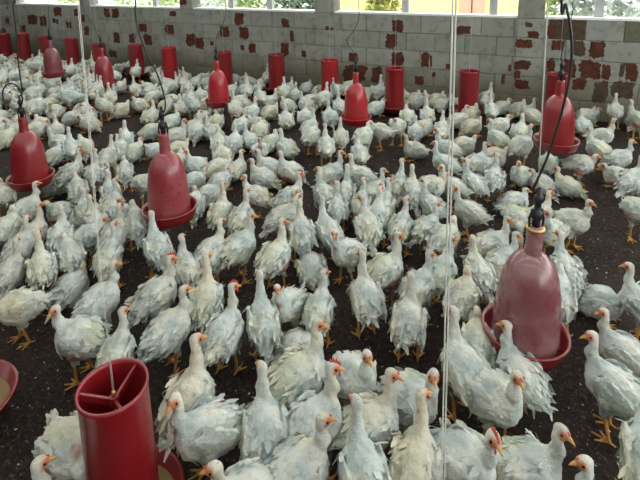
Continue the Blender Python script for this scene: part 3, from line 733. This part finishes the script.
for pose, variants in {'S': [(1, .2, 0), (2, 1.0, 0), (15, .6, 0), (3, .2, 1)], 'A': [(4, .9, 0), (5, .2, 0), (16, 1.0, 0), (6, .2, 1)], 'L': [(7, .6, 0)], 'N': [(8, 1.1, 0), (9, .2, 0)], 'P': [(10, .7, 0)], 'd': [(11, .2, 0), (12, .9, 0)], 'n': [(13, .9, 0), (14, .2, 0)]}.items():
    NEAR[pose] = [near_kind(pose, s_, pk, bg) for s_, pk, bg in variants]
FAR = {}
FARRAW = {}
for pose, seeds in {'S': (21, 22), 'A': (23,), 'N': (24,), 'd': (25, 26), 'n': (27, 28), 'P': (29,), 'l': (30,)}.items():
    FAR[pose] = []
    for s_ in seeds:
        me = color_mesh('chicken', *far_kind(pose, s_, 0.8 if s_ % 2 else .2)); me.materials.append(M_BIRD); FAR[pose].append(me)

# each bird: body centre in the photograph, the way it faces (0 right, 90 away, 180 left, 270 to the viewer), pose
BIRDS = '''68 447 285 P;16 532 15 S;118 352 60 S;78 338 150 L;101 302 20 S;72 287 40 n;110 257 60 S;18 306 185 N;12 272 60 S;42 268 90 A;70 253 95 N
157 247 100 A;158 297 25 S;170 331 30 S;193 263 100 S;207 255 40 S;207 301 80 A;239 248 30 S;276 256 55 A;311 268 110 n;226 333 55 A;192 402 60 A
266 319 95 A;292 307 235 S;313 308 70 S;298 349 15 n;301 378 30 A;265 430 95 A;204 428 190 S;246 497 190 S;316 424 35 A;299 474 20 S;354 379 305 S
373 427 30 A;364 478 110 A;412 397 325 S;417 468 80 A;464 462 330 S;528 470 15 S;612 528 170 S;648 452 100 S;494 397 315 S;520 364 130 S;465 371 130 A
479 342 90 N;622 352 170 S;612 388 165 S;601 303 350 n;643 304 180 A;565 269 120 S;560 297 95 N;478 270 120 S;494 247 25 S;501 260 40 S;463 298 80 N
420 286 50 S;441 274 60 S;387 272 40 A;366 298 105 A;409 321 85 A;346 252 225 S;221 212 70 A;242 218 60 S;255 196 150 L;262 178 160 d;268 167 170 d
291 198 40 S;284 218 30 S;304 233 90 S;325 232 115 A;337 206 90 S;327 196 120 S;351 196 90 S;359 201 80 S;374 193 40 S;381 206 70 S;369 226 100 L
377 217 80 S;401 186 80 S;414 192 100 S;430 188 5 N;431 206 130 S;402 226 70 S;427 228 40 S;452 187 170 S;444 163 160 S;447 149 170 S;414 150 200 d
418 131 90 d;359 153 100 S;341 138 90 S;326 146 90 S;364 136 60 N;380 130 180 N;397 126 255 N;332 173 30 S;361 177 170 S;442 129 90 S;464 146 10 n
472 127 30 n;477 162 40 S;473 183 130 S;468 212 170 S;445 237 60 N;495 178 85 S;522 176 245 d;567 186 175 d;541 184 140 n;578 163 350 N;598 149 150 S
602 136 20 S;620 158 30 S;616 176 180 n;633 181 60 S;639 211 300 P;515 203 40 n;519 217 280 P;573 220 345 S;538 218 60 S;552 232 250 S;522 145 45 S
495 156 0 n;497 141 150 S;500 126 30 N;520 131 80 d;583 126 110 d;615 110 90 S;638 120 150 S;486 166 20 n;548 163 90 n;7 138 60 n;7 192 90 N
40 125 100 n;27 208 30 S;55 186 200 d;61 213 150 n;33 234 45 A;78 190 90 N;83 215 30 n;66 236 80 S;89 234 0 N;72 173 40 S;56 155 60 n;59 143 150 d
71 149 90 S;83 148 90 n;110 156 60 S;125 171 90 N;96 172 80 S;99 180 40 n;110 192 90 S;95 211 100 S;108 211 70 S;112 214 265 S;132 224 90 N
116 233 60 S;100 222 100 S;145 183 300 P;125 140 80 d;117 151 60 S;134 152 40 n;152 131 0 n;155 151 200 n;8 228 60 N;22 246 50 S;176 136 0 d
178 150 10 n;178 162 60 n;197 130 80 d;211 132 120 d;219 143 90 d;234 143 80 d;249 140 110 d;222 156 90 n;260 151 270 d;272 142 60 n;286 148 120 d
196 166 150 l;220 169 10 n;236 169 60 d;195 181 10 n;221 182 50 n;208 196 20 n;196 203 80 n;290 172 150 d;312 135 60 N;260 131 80 n;121 110 20 n
139 105 120 n;151 116 60 d;110 97 90 S;120 87 60 n;117 63 30 n;124 67 20 n;136 71 90 S;135 89 100 S;150 92 40 n;157 80 150 n;152 70 30 n;70 70 90 S
162 72 40 n;184 85 150 d;196 82 60 n;204 66 90 n;207 75 80 S;190 98 60 d;200 96 100 d;181 108 90 d;167 106 60 n;171 87 30 n;172 122 40 n;192 104 120 S
232 91 60 n;230 81 30 n;240 77 150 n;247 90 90 S;256 77 90 n;262 87 60 d;270 86 100 d;284 91 90 S;295 96 80 d;307 88 60 n;217 107 90 n;235 108 100 S
252 113 60 d;240 102 30 n;270 102 20 d;260 97 100 S;270 112 30 n;286 120 90 d;257 125 150 n;242 125 60 d;204 117 30 n;217 121 90 n;196 128 50 d
310 101 20 d;305 117 90 d;310 127 60 S;345 91 30 n;324 98 60 S;339 106 90 d;330 117 100 d;381 91 80 A;376 108 30 n;390 101 60 d;407 116 90 n
415 101 20 n;427 115 100 d;421 129 60 n;412 91 90 n;425 90 60 n;440 96 30 n;429 100 90 n;446 103 60 n;374 88 30 n;377 81 90 n;456 97 90 n;459 120 30 d
470 113 60 n;487 98 60 S;504 101 30 n;491 110 100 S;521 110 40 d;532 116 150 n;586 108 20 n;522 101 60 n;582 95 30 n;630 105 60 n'''
birds = []
for q in BIRDS.replace('\n', ';').split(';'):
    x, y, a, ps = q.split(); x, y, a = float(x), float(y), float(a); sit = ps in 'dnl'
    sc = rnd.uniform(.90, .99) if y > 370 else rnd.uniform(.81, .91) if y > 150 else rnd.uniform(.86, .95)
    if sit and y < 180: sc *= 1.06
    P = on_height(x, y, (.19 + LIFT*(not sit) - DROP*sit)*sc); birds.append([P[0], P[1], a, ps, sc, x, y])
def clear(x, y, lim): return all((x-b[0])**2 + (y-b[1])**2 > lim*lim for b in birds) and all((x-o[0])**2 + (y-o[1])**2 > (o[2]-.02)**2 for o in OBST)
def wall_gap(x, y): return (np.array([x, y, 0]) - W0) @ NIN
extra = []
# the packed crowd towards the left corner and the dim birds along the wall foot
for i in range(-66, 22):
    for j in range(10, 64):
        x, y = i*.175 + (j % 2)*.0875 + rnd.uniform(-.04, .04), j*.16 + rnd.uniform(-.04, .04)
        g = wall_gap(x, y); gl = (np.array([x, y, 0]) - C0) @ U
        if g < .17 or gl < .17: continue
        px, py = project((x, y, .14))
        if not (-12 < px < 640 and 40 < py < 128): continue
        crowd = px < 118 and py < 128 and not (112 < py and px > 95)
        foot = g < .34 and px < 460 and rnd.random() < .75
        mid = px < 470 and py < 104 and rnd.random() < .35
        if not (crowd or foot or mid): continue
        if not clear(x, y, .148): continue
        birds.append([x, y, rnd.uniform(20, 160) if rnd.random() < .7 else rnd.uniform(0, 360), rnd.choice('dndnnSdS'), rnd.uniform(.90, 1.0), px, py]); extra.append(len(birds)-1)
# let bodies settle beside each other
XY = np.array([[b[0], b[1]] for b in birds]); X0 = XY.copy()
for it in range(40):
    D = XY[:, None] - XY[None]; R = np.linalg.norm(D, axis=2) + np.eye(len(XY))*9
    pen = np.clip(.142 - R, 0, None); XY = XY + .35*(D/R[..., None]*pen[..., None]).sum(1)
    for ox, oy, orad in OBST:
        d = XY - np.array([ox, oy]); r = np.linalg.norm(d, axis=1); k = np.clip(orad*.75 + .07 - r, 0, None); XY = XY + d/r[:, None]*k[:, None]*.5
    mv = XY - X0; ml = np.linalg.norm(mv, axis=1); lim = .075; XY = X0 + mv*np.minimum(1, lim/np.maximum(ml, 1e-9))[:, None]
    for k in range(len(XY)):
        g = wall_gap(XY[k, 0], XY[k, 1])
        if g < .17: XY[k] += (NIN*(.17-g))[:2]
for k, b in enumerate(birds): b[0], b[1] = XY[k]
for b in birds: b[5], b[6] = project((b[0], b[1], .17))
birds.sort(key=lambda b: b[1])
single, crowd = birds[:300], birds[300:]

# words that single each bird out: what it does, which way it faces, where it stands next to a landmark
LM = [(112, 430, 'big foreground feeder'), (0, 400, 'left edge feeder pan'), (524, 320, 'dusty pink drinker'), (556, 120, 'right-hand red drinker'), (168, 190, 'faded red drinker'), (356, 100, 'bright middle drinker'),
      (32, 155, 'left edge red drinker'), (54, 65, 'dusty maroon drinker'), (105, 75, 'second drinker from left'), (218, 88, 'red left-centre drinker'), (276, 70, 'lone tube feeder'), (395, 85, 'right-of-middle tube feeder'),
      (470, 92, 'feeder with visible pan'), (168, 62, 'bright left tube feeder'), (445, 420, 'twin cord near bottom'), (447, 250, 'twin cord half-way down')]
ORD = ['nearest', 'second nearest', 'third nearest', 'fourth nearest', 'fifth nearest', 'sixth nearest', 'seventh nearest', 'eighth nearest', 'ninth nearest', 'tenth nearest'] + ['%dth nearest' % k for k in range(11, 60)]
def describe(bs):
    rows = []
    for b in bs:
        x, y, a = b[5], b[6], b[2] % 360; s = (y+35)/300
        k = min(range(len(LM)), key=lambda i: math.hypot(LM[i][0]-x, (LM[i][1]-y)*1.3) * (1.0 if i < 14 else 1.4)); dx, dy = x-LM[k][0], y-LM[k][1]
        side = ('right of' if dx > 0 else 'left of') if abs(dx) > abs(dy)*1.1 else ('in front of' if dy > 0 else 'behind')
        face = 'facing right' if a < 40 or a > 320 else 'facing away' if a < 140 else 'facing left' if a < 220 else 'facing forward'
        pose = {'S': 'standing', 'A': 'standing tall', 'L': 'standing', 'N': 'standing hunched', 'P': 'pecking', 'd': 'sitting upright', 'n': 'resting low', 'l': 'sitting upright'}[b[3]]
        rows.append((k, side, face, pose, math.hypot(dx, dy)))
    out = []
    for i, (k, side, face, pose, d) in enumerate(rows):
        n = sum(1 for r in rows if r[:4] == (k, side, face, pose) and r[4] < d)
        tot = sum(1 for r in rows if r[:4] == (k, side, face, pose))
        out.append('white chicken %s, %s, %s%s the %s' % (pose, face, (ORD[n] + ' ') if tot > 1 else '', side, LM[k][2]))
    return out
labels = describe(single)
cnt = {}
# heads turned the way most birds of that heading look in the photograph
TURNED = {('S', 'r'): (2, 0, 2, 2, 0, 3, 2), ('S', 'l'): (1, 1, 0, 1, 1, 1, 1), ('A', 'r'): (0, 3, 0, 0, 3, 0, 0), ('A', 'l'): (2, 1, 2, 2, 1, 2, 2), ('A', 'm'): (1, 0, 2, 1, 3, 0, 2)}
for b, lab in zip(single, labels):
    x, y, a, ps, sc = b[:5]; r = np.array([x, y]); r /= np.linalg.norm(r); pr = np.array([r[1], -r[0]])
    hd = pr*math.cos(math.radians(a)) + r*math.sin(math.radians(a)); rz = math.atan2(hd[1], hd[0])
    near = y < 3.35; k = cnt.get((near, ps), 0); cnt[(near, ps)] = k + 1
    if near:
        vs = NEAR.get(ps) or NEAR['d' if ps == 'l' else 'S']; K = vs[TURNED.get((ps, 'r' if a < 80 or a > 290 else 'l' if 112 < a < 250 else 'm'), (0, 1, 2, 0, 1, 2, 3))[k % 7] % len(vs)]
        o = link('chicken', K['body'])
        for part in ('plumage', 'comb', 'beak'):
            c_ = link(part, K[part], o)
            if part == 'plumage': c_['kind'] = 'stuff'
        for e in K['eye']: link('eye', e, o)
    else:
        vs = FAR.get(ps) or FAR['S']; o = link('chicken', vs[k % len(vs)])
    o.location = (x, y, 0.0); o.rotation_euler = (0, 0, rz + rnd.uniform(-.08, .08)); o.scale = (sc, sc*rnd.uniform(.96, 1.05), sc*rnd.uniform(.97, 1.04))
    tag(o, lab, 'chicken', 'white chickens on the litter floor')
if crowd:
    raws = [far_kind(ps, 40+i, .3, .013, 50, 1.6) for i, ps in enumerate('Sdnd')]; v, f, c, n = [], [], [], 0
    for i, b in enumerate(crowd):
        V, Fs, C = raws[i % 4] if b[3] != 'n' else raws[2]; a = math.radians(b[2]); R = np.array([[math.cos(a), -math.sin(a), 0], [math.sin(a), math.cos(a), 0], [0, 0, 1]])
        v.append((V @ R.T)*b[4] + np.array([b[0], b[1], 0])); f += [tuple(q_+n for q_ in q) for q in Fs]; n += len(V); c.append(C*rnd.uniform(.9, 1.02))
    me = color_mesh('chicken_crowd', np.concatenate(v), f, np.concatenate(c)); me.materials.append(M_BIRD)
    tag(link('chicken_crowd', me), 'remaining small white chickens packed along the far wall and corner', 'chickens', None, 'stuff')
print('BIRDS', len(birds), 'single', len(single), 'crowd', len(crowd))

# ------------------------------------------------------------------ straw, husks and down on the litter
fl = {0: MB(), 1: MB()}
for i in range(11000):
    y = 0.9 + 5.2*rnd.random()**1.2; x = rnd.uniform(-.75, .75)*y*1.1
    if wall_gap(x, y) < .05: continue
    k = 0 if rnd.random() < .90 else 1; a = rnd.uniform(0, 3.14); L_ = rnd.uniform(.006, .020) if k == 0 else rnd.uniform(.006, .013); w_ = rnd.uniform(.0010, .0022) if k == 0 else L_*.35
    d = np.array([math.cos(a), math.sin(a), rnd.uniform(-.25, .25)])*L_/2; s_ = np.array([-math.sin(a), math.cos(a), 0])*w_; p = np.array([x, y, .006])
    p[2] += abs(d[2]); fl[k].add([p-d-s_*.5, p+s_, p+d+s_*.3, p-s_], [(0, 3, 2, 1)])
for k, (nm, m_, lab) in enumerate((('straw_bits', mat('dry_straw', (.125, .098, .072), .9), 'dry husk and straw bits strewn over the dark litter'), ('down_feathers', mat('white_down', (.4, .4, .37), .9), 'small white feathers lying on the dark litter'))):
    tag(fl[k].build(nm, m_), lab, 'litter', None, 'stuff')
